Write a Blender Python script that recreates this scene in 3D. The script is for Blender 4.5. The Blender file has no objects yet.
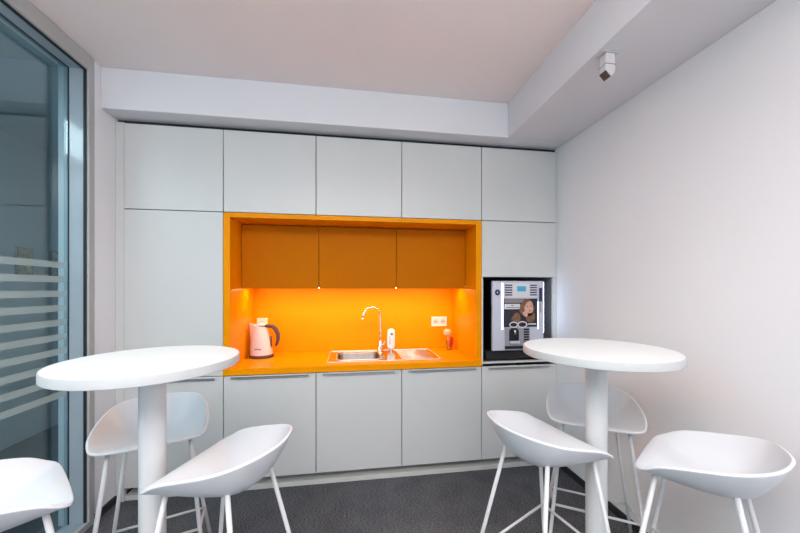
import bpy, bmesh, math, random
from mathutils import Vector, Matrix
random.seed(7)
PI = math.pi
scn = bpy.context.scene
COL = scn.collection

# ------------------------------------------------------------------ camera
cd = bpy.data.cameras.new('camera'); cam = bpy.data.objects.new('camera', cd); COL.objects.link(cam)
cam.location = (0, -2.36, 1.369)
cam.rotation_euler = (PI/2, 0, -math.radians(8.67))
cd.sensor_width = 36; cd.lens = 330/800*36
cd.shift_y = (288.8-266.5)/800
cd.clip_start = 0.02
scn.camera = cam

# ------------------------------------------------------------------ world, lights, exposure
w = bpy.data.worlds.new('world'); scn.world = w; w.use_nodes = True
w.node_tree.nodes['Background'].inputs[0].default_value = (0.75, 0.8, 0.9, 1)
w.node_tree.nodes['Background'].inputs[1].default_value = 0.3

def area(name, loc, rot, sx, sy, power, color):
    l = bpy.data.lights.new(name, 'AREA'); l.shape = 'RECTANGLE'; l.size = sx; l.size_y = sy
    l.energy = power; l.color = color
    o = bpy.data.objects.new(name, l); COL.objects.link(o); o.location = loc; o.rotation_euler = rot
    return o
area('ceiling_panel_light', (-0.2, -3.0, 2.66), (0, 0, 0), 2.2, 1.6, 62, (1.0, 0.98, 0.96))
area('fill_uplight', (0.0, -3.3, 2.15), (PI, 0, 0), 2.4, 1.8, 125, (1.0, 0.97, 0.95))  # added unseen fill light, aimed up to brighten the ceiling
area('window_daylight', (0.0, -5.4, 1.3), (PI/2, 0, 0), 2.9, 2.2, 44, (0.86, 0.92, 1.0))
area('corridor_light', (-2.3, -2.2, 2.6), (0, 0, 0), 0.5, 3.0, 72, (0.85, 0.93, 1.0))

vs = scn.view_settings
vs.view_transform = 'Standard'; vs.look = 'None'; vs.gamma = 1; vs.use_curve_mapping = False
vs.exposure = -0.27

# ------------------------------------------------------------------ materials
def mat(name, col, rough=0.5, metal=0.0, var=0.03, scale=6.0, bump=0.0, bscale=200, spec=0.5, emis=None, estr=0, trans=0, ior=1.45):
    m = bpy.data.materials.new(name); m.use_nodes = True
    nt = m.node_tree; b = nt.nodes['Principled BSDF']
    b.inputs['Roughness'].default_value = rough; b.inputs['Metallic'].default_value = metal
    b.inputs['Specular IOR Level'].default_value = spec; b.inputs['IOR'].default_value = ior
    b.inputs['Transmission Weight'].default_value = trans
    tc = nt.nodes.new('ShaderNodeTexCoord')
    n = nt.nodes.new('ShaderNodeTexNoise'); n.inputs['Scale'].default_value = scale; n.inputs['Detail'].default_value = 3
    nt.links.new(tc.outputs['Object'], n.inputs['Vector'])
    r = nt.nodes.new('ShaderNodeValToRGB')
    r.color_ramp.elements[0].position = 0.3; r.color_ramp.elements[1].position = 0.7
    r.color_ramp.elements[0].color = tuple(c*(1-var) for c in col)+(1,)
    r.color_ramp.elements[1].color = tuple(min(1, c*(1+var)) for c in col)+(1,)
    nt.links.new(n.outputs['Fac'], r.inputs['Fac']); nt.links.new(r.outputs['Color'], b.inputs['Base Color'])
    if bump:
        n2 = nt.nodes.new('ShaderNodeTexNoise'); n2.inputs['Scale'].default_value = bscale
        nt.links.new(tc.outputs['Object'], n2.inputs['Vector'])
        bp = nt.nodes.new('ShaderNodeBump'); bp.inputs['Strength'].default_value = bump; bp.inputs['Distance'].default_value = 0.002
        nt.links.new(n2.outputs['Fac'], bp.inputs['Height']); nt.links.new(bp.outputs['Normal'], b.inputs['Normal'])
    if emis:
        b.inputs['Emission Color'].default_value = tuple(emis)+(1,); b.inputs['Emission Strength'].default_value = estr
    return m

M = {}
M['wall'] = mat('wall_paint', (0.82, 0.82, 0.845), 0.75, var=0.012, scale=2, bump=0.08, bscale=260)
M['ceiling'] = mat('ceiling_paint_warm_bounce', (0.86, 0.79, 0.78), 0.85, var=0.012, scale=2)  # white ceiling, with warm bounce light put into its colour as pink
M['bulk'] = mat('bulkhead_paint', (0.73, 0.735, 0.775), 0.85, var=0.012, scale=2)
M['lacquer'] = mat('white_lacquer_board', (0.60, 0.615, 0.61), 0.32, var=0.01, scale=3)
M['carcass'] = mat('carcass_board', (0.16, 0.165, 0.165), 0.6, var=0.02)
M['plinth'] = mat('plinth_board', (0.60, 0.61, 0.58), 0.5, var=0.02)
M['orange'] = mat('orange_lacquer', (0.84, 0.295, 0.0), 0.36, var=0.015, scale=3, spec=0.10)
M['orange_unlit'] = mat('unlit_orange_lacquer', (0.52, 0.15, 0.0), 0.45, var=0.02, scale=3, spec=0.05)  # same orange as the lining, darkened because the door fronts are unlit
M['alu'] = mat('brushed_aluminium', (0.55, 0.56, 0.58), 0.35, 1.0, var=0.05, scale=30)
M['steel'] = mat('stainless_steel', (0.66, 0.62, 0.60), 0.13, 1.0, var=0.05, scale=40)
M['bead'] = mat('satin_steel', (0.80, 0.77, 0.74), 0.38, 0.7, var=0.03)
M['bowl'] = mat('brushed_bowl_steel', (0.30, 0.26, 0.24), 0.32, 1.0, var=0.1, scale=20)
M['chrome'] = mat('chrome', (0.75, 0.73, 0.72), 0.12, 1.0, var=0.02)
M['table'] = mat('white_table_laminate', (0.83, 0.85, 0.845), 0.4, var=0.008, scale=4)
M['edge'] = mat('shaded_table_edge', (0.50, 0.52, 0.53), 0.5, var=0.01, scale=4)  # white table rim, its side shading put into a darker colour
M['column'] = mat('white_powder_coat', (0.64, 0.655, 0.67), 0.32, var=0.02)
M['shell'] = mat('white_moulded_plastic', (0.68, 0.70, 0.735), 0.34, var=0.008, scale=8)
M['legs'] = mat('white_leg_coat', (0.62, 0.63, 0.65), 0.3, var=0.03)
M['rubber'] = mat('grey_rubber', (0.10, 0.10, 0.10), 0.8)
M['black'] = mat('black_gloss', (0.006, 0.006, 0.008), 0.3)
M['blackm'] = mat('black_matt', (0.012, 0.012, 0.014), 0.7)
M['dark'] = mat('charcoal_skirting', (0.025, 0.026, 0.029), 0.7)
M['frame'] = mat('grey_window_frame', (0.42, 0.42, 0.42), 0.5, var=0.02)
M['reveal'] = mat('pale_blue_reveal', (0.32, 0.39, 0.44), 0.12, 0.0, var=0.02, spec=0.8)
M['gasket'] = mat('black_gasket', (0.012, 0.018, 0.022), 0.6)
M['corr'] = mat('corridor_paint', (0.46, 0.53, 0.56), 0.8, var=0.02, scale=1.5)
M['corrf'] = mat('corridor_carpet', (0.045, 0.055, 0.062), 0.95, var=0.1)
M['kettle'] = mat('pink_white_plastic', (0.74, 0.66, 0.68), 0.35)
M['plum'] = mat('plum_plastic', (0.11, 0.055, 0.06), 0.4)
M['socket'] = mat('white_socket_plastic', (0.80, 0.78, 0.76), 0.4)
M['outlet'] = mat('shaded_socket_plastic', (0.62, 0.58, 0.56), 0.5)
M['soap'] = mat('white_bottle_plastic', (0.86, 0.84, 0.88), 0.35)
M['grey'] = mat('grey_print', (0.22, 0.22, 0.25), 0.6)
M['red'] = mat('red_plastic', (0.62, 0.02, 0.015), 0.45)
M['cream'] = mat('cream_bristle', (0.78, 0.55, 0.33), 0.7)
M['msilver'] = mat('machine_silver', (0.56, 0.58, 0.68), 0.35, 0.2, var=0.02)
M['mgrey'] = mat('machine_grey', (0.30, 0.31, 0.35), 0.4, 0.2)
M['navy'] = mat('navy_badge', (0.03, 0.025, 0.09), 0.4)
M['hair'] = mat('printed_brown', (0.19, 0.095, 0.05), 0.4, var=0.45, scale=60)
M['skin'] = mat('printed_skin', (0.62, 0.36, 0.28), 0.4, var=0.1, scale=40)
M['print_dark'] = mat('printed_dark', (0.02, 0.018, 0.03), 0.35, var=0.3, scale=30)
M['taupe'] = mat('printed_taupe', (0.26, 0.22, 0.23), 0.4)
M['lightprint'] = mat('printed_light', (0.66, 0.66, 0.70), 0.4)
M['lip'] = mat('printed_lip', (0.45, 0.10, 0.09), 0.4)
M['display'] = mat('blue_display', (0.05, 0.3, 0.45), 0.2, emis=(0.03, 0.32, 0.55), estr=0.35)
M['led'] = mat('cold_led', (0.8, 0.85, 1.0), 0.4, emis=(0.78, 0.83, 1.0), estr=1.6)
M['sideled'] = mat('cold_side_led', (0.8, 0.85, 1.0), 0.4, emis=(0.68, 0.78, 1.0), estr=10)
M['warmled'] = mat('warm_led', (1.0, 0.8, 0.5), 0.4, emis=(1.0, 0.74, 0.36), estr=60)
M['tan'] = mat('tan_print', (0.40, 0.30, 0.13), 0.7, var=0.5, scale=30)
M['sensor'] = mat('sensor_plastic', (0.60, 0.59, 0.60), 0.45)
M['lens'] = mat('sensor_lens', (0.06, 0.07, 0.07), 0.25)

def carpet():
    m = bpy.data.materials.new('charcoal_carpet'); m.use_nodes = True; nt = m.node_tree; b = nt.nodes['Principled BSDF']
    b.inputs['Roughness'].default_value = 0.95; b.inputs['Specular IOR Level'].default_value = 0.15
    tc = nt.nodes.new('ShaderNodeTexCoord')
    n1 = nt.nodes.new('ShaderNodeTexNoise'); n1.inputs['Scale'].default_value = 85; n1.inputs['Detail'].default_value = 4
    n2 = nt.nodes.new('ShaderNodeTexNoise'); n2.inputs['Scale'].default_value = 5; n2.inputs['Detail'].default_value = 5
    mp = nt.nodes.new('ShaderNodeMapping'); mp.inputs['Scale'].default_value = (1, 3.5, 1)
    nt.links.new(tc.outputs['Object'], mp.inputs['Vector']); nt.links.new(mp.outputs['Vector'], n1.inputs['Vector'])
    nt.links.new(tc.outputs['Object'], n2.inputs['Vector'])
    mx = nt.nodes.new('ShaderNodeMath'); mx.operation = 'ADD'
    ml = nt.nodes.new('ShaderNodeMath'); ml.operation = 'MULTIPLY'; ml.inputs[1].default_value = 0.18
    nt.links.new(n2.outputs['Fac'], ml.inputs[0]); nt.links.new(n1.outputs['Fac'], mx.inputs[0]); nt.links.new(ml.outputs[0], mx.inputs[1])
    r = nt.nodes.new('ShaderNodeValToRGB'); r.color_ramp.elements[0].position = 0.42; r.color_ramp.elements[1].position = 0.82
    r.color_ramp.elements[0].color = (0.022, 0.023, 0.027, 1); r.color_ramp.elements[1].color = (0.22, 0.222, 0.24, 1)
    nt.links.new(mx.outputs[0], r.inputs['Fac']); nt.links.new(r.outputs['Color'], b.inputs['Base Color'])
    bp = nt.nodes.new('ShaderNodeBump'); bp.inputs['Strength'].default_value = 0.6; bp.inputs['Distance'].default_value = 0.004
    nt.links.new(n1.outputs['Fac'], bp.inputs['Height']); nt.links.new(bp.outputs['Normal'], b.inputs['Normal'])
    return m
M['carpet'] = carpet()

def glass(name, tint, refl, rough=0.0):
    m = bpy.data.materials.new(name); m.use_nodes = True; nt = m.node_tree; nt.nodes.clear()
    o = nt.nodes.new('ShaderNodeOutputMaterial'); t = nt.nodes.new('ShaderNodeBsdfTransparent'); t.inputs[0].default_value = tint+(1,)
    g = nt.nodes.new('ShaderNodeBsdfGlossy'); g.inputs['Roughness'].default_value = rough; g.inputs[0].default_value = (0.86, 0.95, 1, 1)
    lw = nt.nodes.new('ShaderNodeLayerWeight'); lw.inputs[0].default_value = 0.5
    pw = nt.nodes.new('ShaderNodeMath'); pw.operation = 'POWER'; pw.inputs[1].default_value = 3.5; nt.links.new(lw.outputs['Facing'], pw.inputs[0])
    a = nt.nodes.new('ShaderNodeMath'); a.operation = 'ADD'; a.inputs[1].default_value = refl; a.use_clamp = True
    nt.links.new(pw.outputs[0], a.inputs[0])
    mx = nt.nodes.new('ShaderNodeMixShader'); nt.links.new(a.outputs[0], mx.inputs[0])
    nt.links.new(t.outputs[0], mx.inputs[1]); nt.links.new(g.outputs[0], mx.inputs[2]); nt.links.new(mx.outputs[0], o.inputs[0])
    return m
M['glass'] = glass('tinted_window_glass', (0.81, 0.89, 0.90), 0.06)
M['cup'] = glass('clear_tumbler_glass', (0.93, 0.93, 0.93), 0.02)

def frosted():
    m = bpy.data.materials.new('frosted_film'); m.use_nodes = True; nt = m.node_tree; nt.nodes.clear()
    o = nt.nodes.new('ShaderNodeOutputMaterial'); t = nt.nodes.new('ShaderNodeBsdfTransparent'); t.inputs[0].default_value = (0.85, 0.95, 0.95, 1)
    d = nt.nodes.new('ShaderNodeBsdfDiffuse'); tc = nt.nodes.new('ShaderNodeTexCoord'); n = nt.nodes.new('ShaderNodeTexNoise'); n.inputs['Scale'].default_value = 3
    r = nt.nodes.new('ShaderNodeValToRGB'); r.color_ramp.elements[0].color = (0.58, 0.67, 0.68, 1); r.color_ramp.elements[1].color = (0.61, 0.70, 0.71, 1)
    nt.links.new(tc.outputs['Object'], n.inputs['Vector']); nt.links.new(n.outputs['Fac'], r.inputs['Fac']); nt.links.new(r.outputs[0], d.inputs[0])
    mx = nt.nodes.new('ShaderNodeMixShader'); mx.inputs[0].default_value = 0.42
    nt.links.new(t.outputs[0], mx.inputs[1]); nt.links.new(d.outputs[0], mx.inputs[2]); nt.links.new(mx.outputs[0], o.inputs[0])
    return m
M['frost'] = frosted()

# ------------------------------------------------------------------ mesh helpers
def NB(): return bmesh.new()
def box(bm, x0, x1, y0, y1, z0, z1):
    v = [bm.verts.new(p) for p in ((x0,y0,z0),(x1,y0,z0),(x1,y1,z0),(x0,y1,z0),(x0,y0,z1),(x1,y0,z1),(x1,y1,z1),(x0,y1,z1))]
    for f in ((0,3,2,1),(4,5,6,7),(0,1,5,4),(1,2,6,5),(2,3,7,6),(3,0,4,7)): bm.faces.new([v[i] for i in f])
    return bm
def tube(bm, pts, r, n=12, caps=True, closed=False):
    pts = [Vector(p) for p in pts]; N = len(pts)
    rs = r if isinstance(r, (list, tuple)) else [r]*N
    rings = []; up = None
    for i in range(N):
        if closed: t = (pts[(i+1)%N]-pts[i-1]).normalized()
        else: t = (pts[min(i+1,N-1)]-pts[max(i-1,0)]).normalized()
        if up is None:
            up = t.orthogonal().normalized()
        up = (up - t*up.dot(t)).normalized(); s = t.cross(up)
        rings.append([bm.verts.new(pts[i]+(up*math.cos(a)+s*math.sin(a))*rs[i]) for a in [2*PI*k/n for k in range(n)]])
    for i in range(N if closed else N-1):
        a, b = rings[i], rings[(i+1)%N]
        for k in range(n): bm.faces.new((a[k], a[(k+1)%n], b[(k+1)%n], b[k]))
    if caps and not closed:
        bm.faces.new(rings[0][::-1]); bm.faces.new(rings[-1])
    return bm
def lathe(bm, prof, n=48, c=(0,0), sx=1, sy=1):
    rings = []
    for r, z in prof:
        if r < 1e-6: rings.append([bm.verts.new((c[0], c[1], z))])
        else: rings.append([bm.verts.new((c[0]+sx*r*math.cos(2*PI*k/n), c[1]+sy*r*math.sin(2*PI*k/n), z)) for k in range(n)])
    for a, b in zip(rings, rings[1:]):
        for k in range(n):
            k2 = (k+1) % n
            if len(a) == 1 and len(b) == 1: continue
            if len(a) == 1: bm.faces.new((a[0], b[k2], b[k]))
            elif len(b) == 1: bm.faces.new((a[k], a[k2], b[0]))
            else: bm.faces.new((a[k], a[k2], b[k2], b[k]))
    return bm
def poly_y(bm, pts, y0, y1):
    """extruded outline in the x-z plane"""
    a = [bm.verts.new((x, y0, z)) for x, z in pts]; b = [bm.verts.new((x, y1, z)) for x, z in pts]
    bm.faces.new(a); bm.faces.new(b[::-1]); n = len(pts)
    for i in range(n): bm.faces.new((a[i], b[i], b[(i+1)%n], a[(i+1)%n]))
    return bm
def obj(name, bm, m, parent=None, bevel=0, smooth=False, seg=2):
    bmesh.ops.recalc_face_normals(bm, faces=bm.faces)
    me = bpy.data.meshes.new(name); bm.to_mesh(me); bm.free(); me.materials.append(M[m] if isinstance(m, str) else m)
    o = bpy.data.objects.new(name, me); COL.objects.link(o)
    if parent: 
        o.parent = parent
    if smooth:
        for p in me.polygons: p.use_smooth = True
    if bevel:
        b = o.modifiers.new('bevel', 'BEVEL'); b.width = bevel; b.segments = seg; b.limit_method = 'ANGLE'; b.angle_limit = 0.6
    return o
def smooth_angle(o, deg=40):
    me = o.data
    for p in me.polygons: p.use_smooth = True
    bm = bmesh.new(); bm.from_mesh(me)
    for e in bm.edges:
        if len(e.link_faces) == 2 and e.calc_face_angle(0) > math.radians(deg): e.smooth = False
    bm.to_mesh(me); bm.free()
    return o
def tag(o, label, cat, group=None):
    o['label'] = label; o['category'] = cat
    if group: o['group'] = group
    return o
def thing(name, label, cat, loc=(0,0,0), rz=0, group=None):
    o = bpy.data.objects.new(name, None); COL.objects.link(o); o.location = loc; o.rotation_euler = (0,0,rz)
    o.empty_display_size = 0.05
    return tag(o, label, cat, group)
def struct(name, bm, m, parent=None, **k):
    o = obj(name, bm, m, parent, **k)
    if parent is None: o['kind'] = 'structure'
    return o

# ------------------------------------------------------------------ room shell
XL, XR, YB, YF, ZC = -1.485, 1.60, 0.63, -5.6, 2.71
XG = -1.58          # pane plane
struct('floor', box(NB(), XL-0.02, XR+0.1, YF, YB+0.1, -0.1, 0), 'carpet')
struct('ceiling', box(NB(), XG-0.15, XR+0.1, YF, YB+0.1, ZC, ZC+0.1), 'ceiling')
struct('wall_back', box(NB(), XG-0.15, XR+0.1, YB, YB+0.1, 0, ZC), 'wall')
struct('wall_right', box(NB(), XR, XR+0.1, YF, YB, 0, ZC), 'wall')
bm = NB(); box(bm, XG-0.03, XL, -0.185, YB, 0, ZC); struct('wall_left', bm, 'wall')
# wall behind the camera: a band below and above a wide window opening
bm = NB(); box(bm, XG-0.15, XR+0.1, YF-0.1, YF, 0, 0.3); box(bm, XG-0.15, XR+0.1, YF-0.1, YF, 2.6, ZC)
box(bm, XG-0.15, XG, YF-0.1, YF, 0.3, 2.6); box(bm, XR, XR+0.1, YF-0.1, YF, 0.3, 2.6); struct('wall_front', bm, 'wall')
struct('trim_1', box(NB(), XL, XR, -0.12, YB, 2.462, ZC), 'bulk', bevel=0.004)          # bulkhead above the cabinets
struct('trim_2', box(NB(), 1.13, XR, YF, -0.12, 2.462, ZC), 'bulk', bevel=0.004)         # bulkhead along the right wall
struct('baseboard_right', box(NB(), XR-0.012, XR, YF, -0.005, 0, 0.045), 'dark')
struct('baseboard_left', box(NB(), XL, XL+0.012, -0.185, 0.0, 0, 0.045), 'dark')

# ---- glazed wall
win = struct('window_1', (lambda b: (box(b, XL-0.012, XL+0.012, -0.225, -0.185, 0, ZC-0.002), box(b, XL-0.012, XL+0.012, YF, -0.225, 2.622, ZC-0.002),
                box(b, XL-0.012, XL+0.012, YF, -0.225, 0, 0.035)) and b)(NB()), 'frame', bevel=0.002)
bm = NB(); box(bm, XG-0.02, XL-0.012, -0.225, -0.185, 0.0, ZC-0.002); box(bm, XG-0.02, XL-0.012, YF, -0.225, 2.626, ZC-0.002)
box(bm, XG-0.02, XL-0.012, YF, -0.225, 0.0, 0.03)
obj('reveal_lining', bm, 'reveal', win)
bm = NB(); box(bm, XL-0.014, XL-0.001, -0.232, -0.225, 0.035, 2.622); box(bm, XL-0.014, XL-0.001, YF, -0.232, 2.615, 2.622)
box(bm, XG+0.0005, XG+0.006, -0.228, -0.2255, 0.03, 2.626); box(bm, XG+0.0005, XG+0.006, YF, -0.228, 2.6225, 2.6255)
obj('gasket', bm, 'gasket', win)
obj('pane', box(NB(), XG-0.008, XG, YF, -0.226, 0.03, 2.626), 'glass', win)
for i in range(10):
    z1 = 1.518 - i*0.0795
    obj('frosted_stripe', box(NB(), XG+0.0005, XG+0.0015, YF, -0.234, z1-0.034, z1), 'frost', win)

# ---- corridor beyond the glass
struct('wall_corridor_left', box(NB(), -3.02, -2.92, YF, 3.0, 0, ZC), 'corr')
struct('wall_corridor_back', box(NB(), -2.92, XG-0.031, 3.0, 3.1, 0, ZC), 'corr')
struct('wall_corridor_right', box(NB(), XG-0.08, XG-0.031, -0.183, 3.0, 0, ZC), 'corr')
struct('wall_corridor_front', box(NB(), -2.92, XG-0.15, YF-0.1, YF, 0, ZC), 'corr')
struct('floor_corridor', box(NB(), -3.02, XL-0.021, YF, 3.0, -0.1, 0), 'corrf')
struct('ceiling_corridor', box(NB(), -3.02, XG-0.151, YF, 3.0, ZC, ZC+0.1), 'corr')

# ------------------------------------------------------------------ kitchen wall units
CX = [-1.434, -0.836, -0.232, 0.373, 0.980, 1.587]
G = 0.0027; DT = 0.019
ZT, ZS, ZW, ZU, ZD = 2.44, 1.883, 0.831, 0.790, 0.083
def door(parent, x0, x1, z0, z1, m='lacquer', y=0.0, handle=None, name='door'):
    d = obj(name, box(NB(), x0+G, x1-G, y, y+DT, z0+G, z1-G), m, parent, bevel=0.0012)
    if handle:
        a, b = handle
        bm = NB(); box(bm, a, b, y-0.012, y-0.0005, z1-0.014, z1-0.0115); box(bm, a, b, y-0.012, y-0.0095, z1-0.024, z1-0.0115)
        obj('handle', bm, 'alu', d)
    return d
def shell_box(x0, x1, y0, y1, z0, z1, open_top=False, shelves=(), t=0.016):
    bm = NB()
    box(bm, x0+0.0005, x0+t, y0, y1, z0, z1); box(bm, x1-t, x1-0.0005, y0, y1, z0, z1)
    box(bm, x0+t, x1-t, y1-t, y1, z0, z1); box(bm, x0+t, x1-t, y0, y1-t, z0, z0+t)
    if not open_top: box(bm, x0+t, x1-t, y0, y1-t, z1-t, z1)
    for s in shelves: box(bm, x0+t, x1-t, y0, y1-t, s-t/2, s+t/2)
    return bm
YD = DT+0.001
# scribe fillers at the two ends
struct('trim_3', box(NB(), XL+0.001, CX[0]-0.001, 0.004, 0.03, 0.0, ZT), 'lacquer', bevel=0.001)
struct('trim_4', box(NB(), CX[5]+0.001, XR-0.001, 0.004, 0.03, 0.0, ZT), 'lacquer')
struct('trim_5', box(NB(), XL+0.001, XR-0.001, 0.03, 0.05, ZT, 2.461), 'blackm')

t = thing('tall_cabinet', 'full height white cabinet with three stacked doors left of the orange niche', 'cabinet', (-1.135, 0, 0))
def rel(t, o):
    o.location = Vector(o.location) - t.location; return o
def place_children(t):
    for c in t.children: c.location = c.location - t.location
x0, x1 = CX[0], CX[1]
obj('body', shell_box(x0, x1, YD, 0.6, ZD, ZT, shelves=(ZS, 0.78)), 'carcass', t)
door(t, x0, x1, ZS, ZT-0.004); door(t, x0, x1, 0.785, ZS); door(t, x0, x1, ZD, 0.785, handle=(x0+0.05, x1-0.05))
place_children(t)

wl = ['white wall cabinet above the orange niche, left one of three', 'white wall cabinet above the orange niche, middle one of three', 'white wall cabinet above the orange niche, right one of three']
bl = ['white base cabinet under the worktop below the kettle', 'white base cabinet under the worktop below the sink and tap', 'white base cabinet under the worktop below the white socket']
ol = ['orange wall cabinet in the niche above the kettle', 'orange wall cabinet in the niche above the tap, middle one of three', 'orange wall cabinet in the niche above the white socket']
OX = [-0.791, -0.232, 0.363, 0.934]
for i in range(3):
    x0, x1 = CX[i+1], CX[i+2]
    t = thing('wall_cabinet', wl[i], 'cabinet', ((x0+x1)/2, 0, ZS), group='white wall cabinets above the niche')
    obj('body', shell_box(x0, x1, YD, 0.6, ZS+0.001, ZT), 'carcass', t); door(t, x0, x1, ZS, ZT-0.004); place_children(t)
    t = thing('base_cabinet', bl[i], 'cabinet', ((x0+x1)/2, 0, ZD), group='white base cabinets under the worktop')
    obj('body', shell_box(x0, x1, YD, 0.6, ZD, ZU-0.001, open_top=True), 'carcass', t)
    door(t, x0, x1, ZD, ZU-0.004, handle=(x0+0.05, x1-0.05)); place_children(t)
    x0, x1 = OX[i], OX[i+1]
    t = thing('wall_cabinet', ol[i], 'cabinet', ((x0+x1)/2, 0.22, 1.37), group='orange wall cabinets in the niche')
    obj('body', shell_box(x0, x1, 0.221+DT, 0.568, 1.388, 1.845), 'orange', t); door(t, x0, x1, 1.369, 1.845, 'orange_unlit', y=0.22); place_children(t)

t = thing('tall_cabinet', 'full height white cabinet at the right wall with open bay for the coffee machine', 'cabinet', (1.284, 0, 0))
x0, x1 = CX[4], CX[5]
obj('body', shell_box(x0, x1, YD, 0.6, ZD, ZT, shelves=(ZS, 1.470, 0.808), t=0.02), 'carcass', t)
obj('edge_strip', box(NB(), x0+0.0005, x0+0.012, 0.0, YD-0.0005, 0.80, 1.456), 'lacquer', t)
obj('edge_strip', box(NB(), x1-0.022, x1-0.0005, 0.0, YD-0.0005, 0.80, 1.456), 'lacquer', t)
door(t, x0, x1, ZS, ZT-0.004); door(t, x0, x1, 1.456, ZS)
door(t, x0, x1, ZD, 0.785, handle=(x0+0.05, x1-0.05))
obj('shelf_lip', box(NB(), x0+0.013, x1-0.023, -0.004, YD-0.0005, 0.806, 0.819), 'lacquer', t)
bm = NB(); box(bm, x0+0.021, x0+0.024, 0.05, 0.578, 0.82, 1.458); box(bm, x0+0.024, x1-0.024, 0.572, 0.578, 0.82, 1.458)
obj('bay_lining', bm, 'blackm', t)
place_children(t)

t = thing('plinth', 'long pale plinth strip running along the floor under the white cabinets', 'plinth', (0, 0.03, 0))
obj('recessed_board', box(NB(), CX[0], CX[5], 0.10, 0.115, 0.0, ZD-0.001), 'plinth', t)
obj('floor_strip', box(NB(), CX[0], CX[5], 0.012, 0.099, 0.0, 0.033), 'plinth', t, bevel=0.002); place_children(t)

# orange niche
t = thing('niche_surround', 'glossy orange lining framing the niche in the white cabinets', 'panelling', (0.07, 0, ZW))
for a, b in ((CX[1]+0.001, -0.793), (0.936, CX[4]-0.001)):
    obj('side_panel', box(NB(), a, b, -0.002, 0.568, ZW+0.0005, ZS-0.002), 'orange', t, bevel=0.001)
obj('top_panel', box(NB(), -0.7925, 0.9355, -0.002, 0.568, 1.85, ZS-0.002), 'orange', t, bevel=0.001)
obj('back_panel', box(NB(), CX[1]+0.001, CX[4]-0.001, 0.569, 0.585, ZW+0.0005, ZS-0.002), 'orange', t); place_children(t)

# worktop with the cutout for the sink bowl
bx0, bx1, by0, by1 = -0.105, 0.245, 0.13, 0.46
bm = NB(); a, b = CX[1]+0.001, CX[4]-0.001
for q in ((a, bx0, -0.012, 0.6), (bx1, b, -0.012, 0.6), (bx0, bx1, -0.012, by0), (bx0, bx1, by1, 0.6)): box(bm, q[0], q[1], q[2], q[3], ZU, ZW)
bmesh.ops.remove_doubles(bm, verts=bm.verts, dist=1e-5)
wt = tag(obj('worktop', bm, 'orange'), 'orange kitchen worktop spanning the niche under the kettle and the sink', 'worktop')

# sink
t = thing('sink', 'stainless steel inset sink with bowl and ribbed drainer in the orange worktop', 'sink', (0.26, 0.29, ZW))
zt = ZW+0.004
bm = NB()
sx0, sx1, sy0, sy1 = -0.165, 0.695, 0.075, 0.505
for q in ((sx0, bx0+0.01, sy0, sy1), (bx1-0.01, 0.36, sy0, sy1), (bx0+0.01, bx1-0.01, sy0, by0+0.01), (bx0+0.01, bx1-0.01, by1-0.01, sy1)): box(bm, q[0], q[1], q[2], q[3], ZW+0.0005, zt)
for q in ((0.36, sx1, sy0, 0.11), (0.36, sx1, 0.47, sy1), (0.66, sx1, 0.11, 0.47), (0.36, 0.38, 0.11, 0.47)): box(bm, *q, ZW+0.0005, zt)
obj('rim', bm, 'steel', t)
bm = NB(); bw = 0.012
def rr(x0, x1, y0, y1, r, n=6):
    p = []
    for cx_, cy_, s in ((x1-r, y1-r, 0), (x0+r, y1-r, 1), (x0+r, y0+r, 2), (x1-r, y0+r, 3)):
        for k in range(n+1):
            a = (s + k/n)*PI/2; p.append((cx_+r*math.cos(a), cy_+r*math.sin(a)))
    return p
loops = []
for ins, z, r in ((0.009, zt+0.0005, 0.05), (0.014, ZW-0.01, 0.05), (0.018, 0.705, 0.05), (0.03, 0.69, 0.045), (0.13, 0.687, 0.03)):
    loops.append([bm.verts.new((x, y, z)) for x, y in rr(bx0+ins, bx1-ins, by0+ins, by1-ins, r)])
for A, B in zip(loops, loops[1:]):
    n = len(A)
    for k in range(n): bm.faces.new((A[k], A[(k+1)%n], B[(k+1)%n], B[k]))
bm.faces.new(loops[-1])
o = obj('bowl', bm, 'bowl', t, smooth=True); so = o.modifiers.new('s', 'SOLIDIFY'); so.thickness = 0.001
bm = NB(); box(bm, 0.38, 0.66, 0.11, 0.47, ZW+0.0005, ZW+0.002)
for k in range(8):
    pass
dr = obj('drainer', bm, 'steel', t)
for k in range(7):
    y = 0.140+k*0.05; bm = NB(); tube(bm, [(0.395, y, ZW+0.003), (0.645, y, ZW+0.003)], 0.0028, 8); obj('rib', bm, 'bead', dr, smooth=True)
bm = NB(); lp = [(x, y, zt+0.001) for x, y in rr(sx0+0.003, sx1-0.003, sy0+0.003, sy1-0.003, 0.02)]; tube(bm, lp, 0.0035, 8, closed=True)
obj('outer_bead', bm, 'bead', t, smooth=True)
bm = NB(); lp = [(x, y, zt+0.001) for x, y in rr(bx0+0.006, bx1-0.006, by0+0.006, by1-0.006, 0.05)]; tube(bm, lp, 0.003, 8, closed=True)
obj('bowl_bead', bm, 'bead', t, smooth=True)
bm = NB(); lathe(bm, [(0, 0.6895), (0.028, 0.6895), (0.033, 0.6885), (0.033, 0.6875), (0, 0.6875)], 24, ((bx0+bx1)/2, (by0+by1)/2)); obj('drain', bm, 'chrome', t)
place_children(t)

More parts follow.
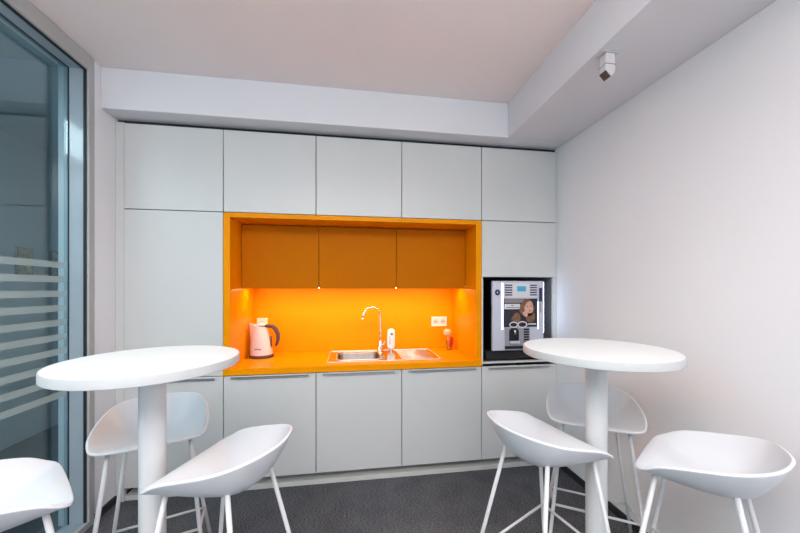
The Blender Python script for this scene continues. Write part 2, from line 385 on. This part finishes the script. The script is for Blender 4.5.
# tap
t = thing('kitchen_tap', 'tall chrome swan neck tap at the back of the sink', 'tap', (0.262, 0.485, zt))
bm = NB(); lathe(bm, [(0, 0.0005), (0.028, 0.0005), (0.028, 0.006), (0.02, 0.01), (0.02, 0.075), (0.015, 0.085), (0.0, 0.085)], 28); obj('base', bm, 'chrome', t, smooth=True)
pts = [(0, 0, 0.07), (0, 0, 0.16), (0, 0, 0.27)]
for k in range(1, 15):
    a = k/14*PI*0.93; R_ = 0.074; pts.append((-R_+R_*math.cos(a), -0.9*(R_-R_*math.cos(a))*0.45, 0.302+R_*math.sin(a)))
pts.append((pts[-1][0]-0.010, pts[-1][1]-0.006, pts[-1][2]-0.035))
bm = NB(); tube(bm, pts, 0.0095, 14); obj('spout', bm, 'chrome', t, smooth=True)
e = Vector(pts[-1]); bm = NB(); tube(bm, [e+Vector((0, 0, 0.004)), e+Vector((-0.003, -0.001, -0.018))], 0.011, 14); obj('aerator', bm, 'chrome', t, smooth=True)
bm = NB(); tube(bm, [(0.018, 0, 0.05), (0.032, -0.004, 0.055), (0.035, -0.012, 0.075), (0.032, -0.05, 0.09)], [0.011, 0.01, 0.006, 0.005], 12); obj('lever', bm, 'chrome', t, smooth=True)

# soap dispenser bottle
t = thing('soap_bottle', 'white rounded soap bottle standing on the sink beside the tap', 'bottle', (0.352, 0.455, zt+0.0005))
bm = NB(); lathe(bm, [(0, 0.018), (0.020, 0.018), (0.027, 0.03), (0.030, 0.05), (0.031, 0.12), (0.030, 0.155), (0.025, 0.178), (0.014, 0.190), (0, 0.193)], 32, sx=1.13, sy=0.8); obj('body', bm, 'soap', t, smooth=True)
bm = NB(); lathe(bm, [(0, 0), (0.017, 0), (0.017, 0.018), (0, 0.018)], 24, sy=0.7); obj('foot', bm, 'chrome', t)
bm = NB()
for k in range(7): box(bm, -0.017, -0.009, -0.0262, -0.0225, 0.062+k*0.010, 0.068+k*0.010)
obj('printed_text', bm, 'grey', t)
bm = NB(); poly_y(bm, [(0.012*math.cos(a)+0.002, 0.148+0.012*math.sin(a)) for a in [2*PI*k/16 for k in range(16)]], -0.0262, -0.0225); obj('round_mark', bm, 'grey', t)

# kettle
t = thing('electric_kettle', 'pinkish white electric kettle with plum handle at the left end of the worktop', 'kettle', (-0.688, 0.385, ZW+0.0005))
t.scale = (1.09, 1.09, 1.09)
bm = NB(); lathe(bm, [(0, 0), (0.080, 0), (0.083, 0.004), (0.083, 0.016), (0.078, 0.02), (0, 0.02)], 40); obj('power_base', bm, 'plum', t, smooth=False)
def kring(z):
    f = z/0.22; return 0.078-0.031*f**1.4, -0.014*f
bm = NB(); prev = None; rings = []
for z in [0.021, 0.03, 0.06, 0.10, 0.14, 0.175, 0.205, 0.225]:
    r, sh = kring(z-0.02); ring = []
    for k in range(40):
        a = 2*PI*k/40; x = r*math.cos(a); y = r*math.sin(a)
        if math.cos(a) < -0.8: x -= (abs(math.cos(a))-0.8)*0.13*max(0, (z-0.10)/0.12)
        zz = z - (0.012*(x/r) if z > 0.2 else 0)
        ring.append(bm.verts.new((x+sh, y, zz)))
    rings.append(ring)
for A, B in zip(rings, rings[1:]):
    for k in range(40): bm.faces.new((A[k], A[(k+1)%40], B[(k+1)%40], B[k]))
bm.faces.new(rings[0][::-1]); bm.faces.new(rings[-1]); smooth_angle(obj('body', bm, 'kettle', t), 50)
bm = NB(); lathe(bm, [(0.0, 0.226), (0.036, 0.226), (0.034, 0.238), (0.022, 0.248), (0.0, 0.250)], 32, (-0.008, 0)); obj('lid', bm, 'kettle', t, smooth=True)
bm = NB(); tube(bm, [(0.022, 0, 0.222), (0.045, 0, 0.225), (0.075, 0, 0.222), (0.102, 0, 0.200), (0.116, 0, 0.165), (0.118, 0, 0.13), (0.108, 0, 0.092), (0.100, 0, 0.078)], [0.011, 0.014, 0.0155, 0.016, 0.015, 0.0135, 0.011, 0.007], 14)
obj('handle', bm, 'plum', t, smooth=True)
bm = NB()
for k in range(6): box(bm, -0.022+k*0.0075, -0.0165+k*0.0075, -0.0775, -0.0655, 0.062, 0.070)
obj('printed_text', bm, 'grey', t)
bm = NB(); box(bm, 0.066, 0.0705, -0.012, 0.012, 0.05, 0.15); obj('level_gauge', bm, 'plum', t)
t.rotation_euler.z = math.radians(-6)

# sockets
def socket(name, label, x, z, wd, hd, double):
    t = thing(name, label, 'socket', (x, 0.5688, z), group='white sockets on the orange back panel')
    obj('plate', box(NB(), -wd/2, wd/2, -0.011, -0.0002, -hd/2, hd/2), 'socket', t, bevel=0.003)
    for s in ((-1, 1) if double else (0,)):
        bm = NB(); prof = [(0.021*math.cos(a)+s*0.034, 0.021*math.sin(a)) for a in [2*PI*k/24 for k in range(24)]]
        poly_y(bm, prof, -0.0135, -0.0112); f = obj('outlet', bm, 'outlet', t)
        bm = NB()
        for q in (-1, 1): poly_y(bm, [(0.0045*math.cos(a)+s*0.034+q*0.0095, 0.0045*math.sin(a)) for a in [2*PI*k/10 for k in range(10)]], -0.0145, -0.0137)
        obj('pin_hole', bm, 'blackm', f)
socket('wall_socket', 'wide double white socket on the orange panel right of the tap', 0.806, 1.071, 0.145, 0.088, True)
socket('wall_socket', 'small white socket on the orange panel just behind the kettle', -0.728, 1.08, 0.085, 0.085, False)

# tumbler with brush and sachet
t = tag(obj('tumbler', lathe(NB(), [(0, 0.0), (0.026, 0), (0.032, 0.085), (0.0305, 0.085), (0.0245, 0.004), (0, 0.004)], 28), 'cup', smooth=True), 'clear glass tumbler in the right corner of the orange worktop', 'glass')
t.location = (0.868, 0.45, ZW+0.0005)
t = thing('dish_brush', 'round pale dish brush standing head up in the clear tumbler', 'brush', (0.862, 0.452, ZW+0.006))
bm = NB(); tube(bm, [(0.0, 0, 0), (-0.004, 0, 0.08), (-0.008, 0, 0.12)], 0.004, 10); obj('handle', bm, 'cream', t, smooth=True)
bm = NB(); prof = [(0, -0.03)]+[(0.036*math.sin(a), -0.036*math.cos(a)*0.9) for a in [PI*k/12 for k in range(1, 12)]]+[(0, 0.033)]
lathe(bm, prof, 24)
for v in bm.verts: v.co = Vector((v.co.x-0.012, v.co.y*0.55, v.co.z+0.148))
obj('head', bm, 'cream', t, smooth=True)
bm = NB(); poly_y(bm, [(-0.010, 0.02), (0.012, 0.016), (0.024, 0.075), (0.018, 0.108), (-0.002, 0.116), (-0.010, 0.08)], -0.006, 0.006)
o = tag(obj('packet', bm, 'red', bevel=0.003), 'small red packet leaning up inside the clear tumbler', 'packet'); o.location = (0.880, 0.442, ZW+0.006)

# under-cabinet light
t = thing('cabinet_light', 'slim warm strip light under the orange wall cabinets', 'lamp', (0.07, 0.5, 1.36))
obj('housing', box(NB(), -0.76, 0.90, 0.32, 0.35, 1.378, 1.3875), 'alu', t); obj('diffuser', box(NB(), -0.755, 0.895, 0.322, 0.348, 1.374, 1.3775), 'warmled', t); place_children(t)

# ------------------------------------------------------------------ coffee machine
Y0 = -0.035
kx = (2.36+Y0)/2.36
def mx(px):  # front-plane metre coordinates measured from the machine's left edge
    return px
x0, x1, z0, z1 = 1.051, 1.465, 0.906, 1.428
cxm = (x0+x1)/2
t = thing('machine_stand', 'low black stand in the cabinet bay under the coffee machine', 'stand', (cxm, 0.2, 0.82))
bm = NB(); box(bm, x0-0.03, x1+0.03, Y0+0.05, 0.5, 0.832, 0.897); obj('body', bm, 'blackm', t, bevel=0.003)
for q in ((x0-0.01, Y0+0.07), (x1-0.02, Y0+0.07), (x0-0.01, 0.45), (x1-0.02, 0.45)): obj('foot', box(NB(), q[0], q[0]+0.03, q[1], q[1]+0.03, 0.8192, 0.832), 'blackm', t)
place_children(t)
t = thing('coffee_machine', 'silver coffee vending machine with lit side strips and picture panel in the bay', 'coffee machine', (cxm, 0.2, 0.898))
def P(name, m, bm, parent=None, **k): return obj(name, bm, m, parent or t, **k)
body = P('body', 'black', box(NB(), x0+0.004, x1-0.004, Y0+0.03, 0.48, 0.898, z1-0.004), bevel=0.004)
fr = P('front_panel', 'msilver', box(NB(), x0, x1, Y0, Y0+0.029, z0, z1), bevel=0.006)
y = Y0-0.0005
W = x1-x0; Hm = z1-z0
def fx(u): return x0+u*W
def fz(v): return z1-v*Hm
def plate(name, m, u0, u1, v0, v1, th=0.002, parent=None, off=0.0, **k):
    return P(name, m, box(NB(), fx(u0), fx(u1), y-off-th, y-off, fz(v1), fz(v0)), parent, **k)
plate('light_strip', 'led', 0.168, 0.203, 0.03, 0.70, 0.003)
plate('light_strip', 'led', 0.87, 0.89, 0.30, 0.70, 0.003)
kp = plate('keypad', 'lightprint', 0.215, 0.86, 0.035, 0.235, 0.002)
for s, (a, b) in ((0, (0.235, 0.375)), (1, (0.72, 0.855))):
    for k in range(5): plate('button', 'navy', a, b-0.0, 0.052+k*0.035, 0.070+k*0.035, 0.002, kp, 0.0025)
plate('display', 'display', 0.47, 0.64, 0.075, 0.150, 0.002, kp, 0.0025)
P('side_light_strip', 'sideled', box(NB(), x1+0.0003, x1+0.002, Y0+0.004, Y0+0.024, fz(0.75), fz(0.02)))
# picture panel
pp = plate('picture_panel', 'print_dark', 0.215, 0.865, 0.255, 0.665, 0.003)
plate('banner_stripe', 'taupe', 0.22, 0.60, 0.26, 0.315, 0.0008, pp, 0.0035)
plate('caption_band', 'lightprint', 0.22, 0.525, 0.33, 0.405, 0.0008, pp, 0.0035)
plate('caption_text', 'grey', 0.26, 0.50, 0.375, 0.388, 0.0006, pp, 0.0045)
plate('caption_text', 'grey', 0.35, 0.40, 0.345, 0.360, 0.0006, pp, 0.0045)
def blob(name, m, cu, cv, ru, rv, off, ang=0, pts=None, parent=None):
    L = []
    for k in range(26):
        a = 2*PI*k/26; r = 1+0.08*math.sin(3*a+cu*9)
        uu, vv = ru*r*math.cos(a), rv*r*math.sin(a)
        u2 = uu*math.cos(ang)-vv*math.sin(ang); v2 = uu*math.sin(ang)+vv*math.cos(ang)
        L.append((fx(cu+u2), fz(cv+v2)))
    return P(name, m, poly_y(NB(), L, y-off-0.0006, y-off), parent or pp)
blob('printed_hair', 'hair', 0.66, 0.39, 0.145, 0.125, 0.0038)
blob('printed_hair', 'hair', 0.73, 0.50, 0.085, 0.11, 0.0038, 0.2)
blob('printed_hair', 'hair', 0.45, 0.54, 0.09, 0.075, 0.0038, -0.5)
blob('printed_face', 'skin', 0.70, 0.385, 0.085, 0.088, 0.0048, 0.3)
blob('printed_neck', 'skin', 0.63, 0.475, 0.05, 0.04, 0.0045, 0.4)
blob('printed_lips', 'lip', 0.715, 0.43, 0.022, 0.008, 0.0056)
for a in (0.67, 0.74): blob('printed_eye', 'print_dark', a, 0.365, 0.012, 0.006, 0.0056)
for (cu, r) in ((0.40, 0.075), (0.57, 0.085)):
    bm = NB(); tube(bm, [(fx(cu)+r*W*math.cos(a), y-0.005, fz(0.63)+r*0.62*W*math.sin(a)) for a in [2*PI*k/28 for k in range(28)]], 0.0045, 6, closed=True)
    P('ring_emblem', 'lightprint', bm, pp)
plate('caption_text', 'lightprint', 0.68, 0.84, 0.615, 0.632, 0.0008, pp, 0.0038)
# outlet bay
bay = plate('outlet_panel', 'mgrey', 0.235, 0.72, 0.675, 0.97, 0.002)
L = [(fx(0.315), fz(0.86)), (fx(0.315), fz(0.73))]+[(fx(0.41)-0.095*W*math.cos(a), fz(0.73)+0.03*math.sin(a)) for a in [PI*k/8 for k in range(1, 8)]]+[(fx(0.505), fz(0.73)), (fx(0.505), fz(0.86))]
P('cup_recess', 'black', poly_y(NB(), L, y-0.0035, y-0.0022), bay)
bm = NB(); tube(bm, [(fx(0.41), y-0.016, fz(0.70)), (fx(0.41), y-0.016, fz(0.765))], 0.009, 12); P('spout', 'chrome', bm, bay, smooth=True)
plate('cup_stand', 'msilver', 0.315, 0.505, 0.865, 0.895, 0.018, bay, 0.0022)
for k in range(6): plate('vent_slat', 'blackm', 0.60, 0.70, 0.69+k*0.036, 0.715+k*0.036, 0.0015, bay, 0.0022)
plate('drip_tray', 'blackm', 0.235, 0.72, 0.935, 0.975, 0.012, bay, 0.0022)
plate('side_label', 'navy', 0.905, 0.965, 0.10, 0.30, 0.0015)
plate('side_text', 'mgrey', 0.915, 0.94, 0.32, 0.46, 0.001)
bm = NB(); tube(bm, [(fx(0.095)+0.0135*math.cos(a), y-0.002, fz(0.165)+0.015*math.sin(a)) for a in [2*PI*k/20 for k in range(20)]], 0.0075, 6, closed=True); P('round_emblem', 'navy', bm)
place_children(t)

# ------------------------------------------------------------------ bar tables
def bar_table(x, y_, r, label):
    t = thing('bar_table', label, 'table', (x, y_, 0), group='round white bar tables')
    zt = 1.119
    bm = NB(); lathe(bm, [(0, zt-0.002), (r-0.004, zt-0.002), (r-0.004, zt-0.0005), (r-0.0045, zt), (0, zt)], 96); obj('table_top', bm, 'table', t)
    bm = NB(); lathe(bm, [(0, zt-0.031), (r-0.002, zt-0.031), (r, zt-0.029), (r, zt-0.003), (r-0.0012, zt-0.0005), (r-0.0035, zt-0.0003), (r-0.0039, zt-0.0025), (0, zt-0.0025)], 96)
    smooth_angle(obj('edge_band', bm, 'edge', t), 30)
    bm = NB(); lathe(bm, [(0, 0.0125), (0.041, 0.0125), (0.041, zt-0.038), (0, zt-0.038)], 48); smooth_angle(obj('column', bm, 'column', t), 40)
    bm = NB(); lathe(bm, [(0, zt-0.0375), (0.11, zt-0.0375), (0.11, zt-0.0315), (0, zt-0.0315)], 40); smooth_angle(obj('mounting_plate', bm, 'column', t), 40)
    bm = NB(); lathe(bm, [(0, 0), (0.13, 0), (0.13, 0.006), (0.12, 0.012), (0, 0.012)], 56); smooth_angle(obj('base_plate', bm, 'column', t), 30)
    return t
bar_table(-0.699, -1.056, 0.281, 'round white bar table on the left, in front of the glazed wall')
bar_table(1.03, -1.107, 0.290, 'round white bar table on the right, in front of the coffee machine')

# ------------------------------------------------------------------ bar stools
S = [-0.1447, -0.0293, 0.2033, -0.004, 0.2114, -0.0499, 0.0282, 0.2003, 0.1088, 0.0611, 0.1544, 0.1948, 0.0824, 0.241, 0.0869]
def rim_curve(sub=6):
    yF,z0,wf,zc,w1,y1,z1,w2,y2,z2,w3,y3,z3,y4,z4 = S
    h = [(0,yF,z0),(wf*.5,yF,z0),(wf*.88,yF+.006,z0+(zc-z0)*.3),(wf,yF+.04,zc),(w1,y1,z1),(w2,y2,z2),(w3,y3,z3),(w3*.5,(y3+2.6*y4)/3.6,(z3+2.6*z4)/3.6),(0,y4,z4)]
    Pn = [Vector(p) for p in h]+[Vector((-x,y,z)) for x,y,z in h[-2:0:-1]]
    n = len(Pn); out = []
    for i in range(n):
        p0,p1,p2,p3 = Pn[i-1],Pn[i],Pn[(i+1)%n],Pn[(i+2)%n]
        for k in range(sub):
            t = k/sub
            out.append(0.5*((2*p1)+(-p0+p2)*t+(2*p0-5*p1+4*p2-p3)*t*t+(-p0+3*p1-3*p2+p3)*t**3))
    for _ in range(5):
        m = len(out); out = [out[i]*0.5+(out[i-1]+out[(i+1)%m])*0.25 for i in range(m)]
    return out
HS = 0.75
def seat_mesh():
    R = rim_curve(); n = len(R); c = Vector((0, 0.06, 0)); zc = -0.074
    bm = NB(); RH = [0.12, 0.25, 0.38, 0.5, 0.61, 0.71, 0.80, 0.88, 0.94, 0.98, 1.0]
    cv = bm.verts.new((c.x, c.y, HS+zc)); rings = []
    for rho in RH:
        ring = []
        for p in R:
            d = Vector((p.x-c.x, p.y-c.y)); u = d.normalized()
            fr = max(0, -u.y)**1.5       # 1 at the front
            pp_ = 2.6-1.1*fr; q = 3.2+4.5*fr
            z = zc*(1-rho**pp_) + p.z*rho**q
            ring.append(bm.verts.new((c.x+d.x*rho, c.y+d.y*rho, HS+z)))
        rings.append(ring)
    for k in range(n): bm.faces.new((cv, rings[0][k], rings[0][(k+1)%n]))
    for A, B in zip(rings, rings[1:]):
        for k in range(n): bm.faces.new((A[k], B[k], B[(k+1)%n], A[(k+1)%n]))
    return bm
def leg_pts(sx, back):
    if back: return Vector((sx*0.112, 0.115, 0.7145)), Vector((sx*0.215, 0.258, 0.004))
    return Vector((sx*0.138, -0.085, 0.7185)), Vector((sx*0.212, -0.200, 0.004))
ZFR, ZBR = 0.335, 0.215
def make_stool():
    t = thing('bar_stool', '', 'bar stool')
    bm = seat_mesh(); bmesh.ops.recalc_face_normals(bm, faces=bm.faces)
    o = obj('seat', bm, 'shell', t, smooth=True)
    # make sure normals point up so the thickness goes down
    me = o.data
    if me.polygons[0].normal.z < 0: me.flip_normals()
    so = o.modifiers.new('s', 'SOLIDIFY'); so.thickness = 0.011; so.offset = 1
    bv = o.modifiers.new('b', 'BEVEL'); bv.width = 0.003; bv.segments = 2; bv.limit_method = 'ANGLE'; bv.angle_limit = 0.9
    sb = o.modifiers.new('u', 'SUBSURF'); sb.levels = 1; sb.render_levels = 1
    for back in (False, True):
        for sx in (-1, 1):
            a, b = leg_pts(sx, back)
            bm = NB(); tube(bm, [a, a*0.3+b*0.7, b], 0.0082, 12)
            l = obj('leg', bm, 'legs', t, smooth=True)
            bm = NB(); tube(bm, [b+Vector((0,0,0.006)), b-Vector((0,0,0.004))], 0.010, 12); obj('foot_cap', bm, 'rubber', l)
    def at(sx, back, z):
        a, b = leg_pts(sx, back); k = (a.z-z)/(a.z-b.z); return a.lerp(b, k)
    A, B, C_, D = at(-1, False, ZFR), at(1, False, ZFR), at(1, True, ZBR), at(-1, True, ZBR)
    bm = NB(); tube(bm, [A, B], 0.0058, 8); tube(bm, [B, C_], 0.0058, 8); tube(bm, [C_, D], 0.0058, 8); tube(bm, [D, A], 0.0058, 8)
    obj('footrest', bm, 'legs', t, smooth=True)
    return t
def copy_tree(o, parent=None):
    kids = [c for c in bpy.data.objects if c.parent == o]
    c = o.copy(); COL.objects.link(c)
    if parent: c.parent = parent
    for k in kids: copy_tree(k, c)
    return c
proto = make_stool()
stools = [
 (-0.856, -0.748, 20.3, 'white bar stool behind the left table, nearest the tall cabinet'),
 (-0.456, -1.096, -109.4, 'white bar stool right of the left table, its scooped back to the right'),
 (0.811, -1.102, 102.5, 'white bar stool left of the right table, its scooped back to the left'),
 (1.197, -0.876, -32.7, 'white bar stool behind the right table, partly hidden by its column'),
 (1.230, -1.338, -146, 'white bar stool right of the right table, close to the bare white wall'),
 (-1.032, -1.210, 132.2, 'white bar stool left of the left table, cut off by the photo edge'),
]
for i, (x, y_, a, lab) in enumerate(stools):
    o = proto if i == 0 else copy_tree(proto)
    o.location = (x, y_, 0); o.rotation_euler = (0, 0, math.radians(a)); o['label'] = lab; o['group'] = 'white bar stools around the two tables'

# ------------------------------------------------------------------ ceiling sensor
t = thing('security_camera', 'small white camera fixed under the right bulkhead, dark lens pointing down', 'camera', (1.186, -0.985, 2.462))
bm = NB(); poly_y(bm, [(-0.045, -0.0005), (0.05, -0.0005), (0.05, -0.006), (-0.045, -0.006)], -0.03, 0.03); obj('mounting_plate', bm, 'sensor', t, bevel=0.002)
bd = obj('body', poly_y(NB(), [(-0.026, -0.0065), (0.028, -0.0065), (0.030, -0.085), (0.020, -0.108), (0.004, -0.118), (-0.028, -0.088)], -0.024, 0.024), 'sensor', t, bevel=0.004)
ln = obj('lens', poly_y(NB(), [(-0.026, -0.091), (0.003, -0.1185), (0.0, -0.1225), (-0.030, -0.095)], -0.021, 0.021), 'lens', bd, bevel=0.001)
obj('seam', box(NB(), -0.0275, 0.031, -0.0245, 0.0245, -0.062, -0.059), 'rubber', bd)

t.scale = (0.88, 0.88, 0.95)
# ------------------------------------------------------------------ corridor pictures
for i, (ya, lab) in enumerate(((1.10, 'small tan picture on the corridor wall behind the glass, left one of two'), (1.435, 'small tan picture on the corridor wall behind the glass, right one of two'))):
    t = thing('wall_picture', lab, 'picture', (-2.9195, ya, 1.615), group='tan pictures on the corridor wall')
    obj('frame', box(NB(), 0, 0.02, -0.075, 0.075, -0.125, 0.125), 'rubber', t); obj('print', box(NB(), 0.0205, 0.022, -0.065, 0.065, -0.115, 0.115), 'tan', t)
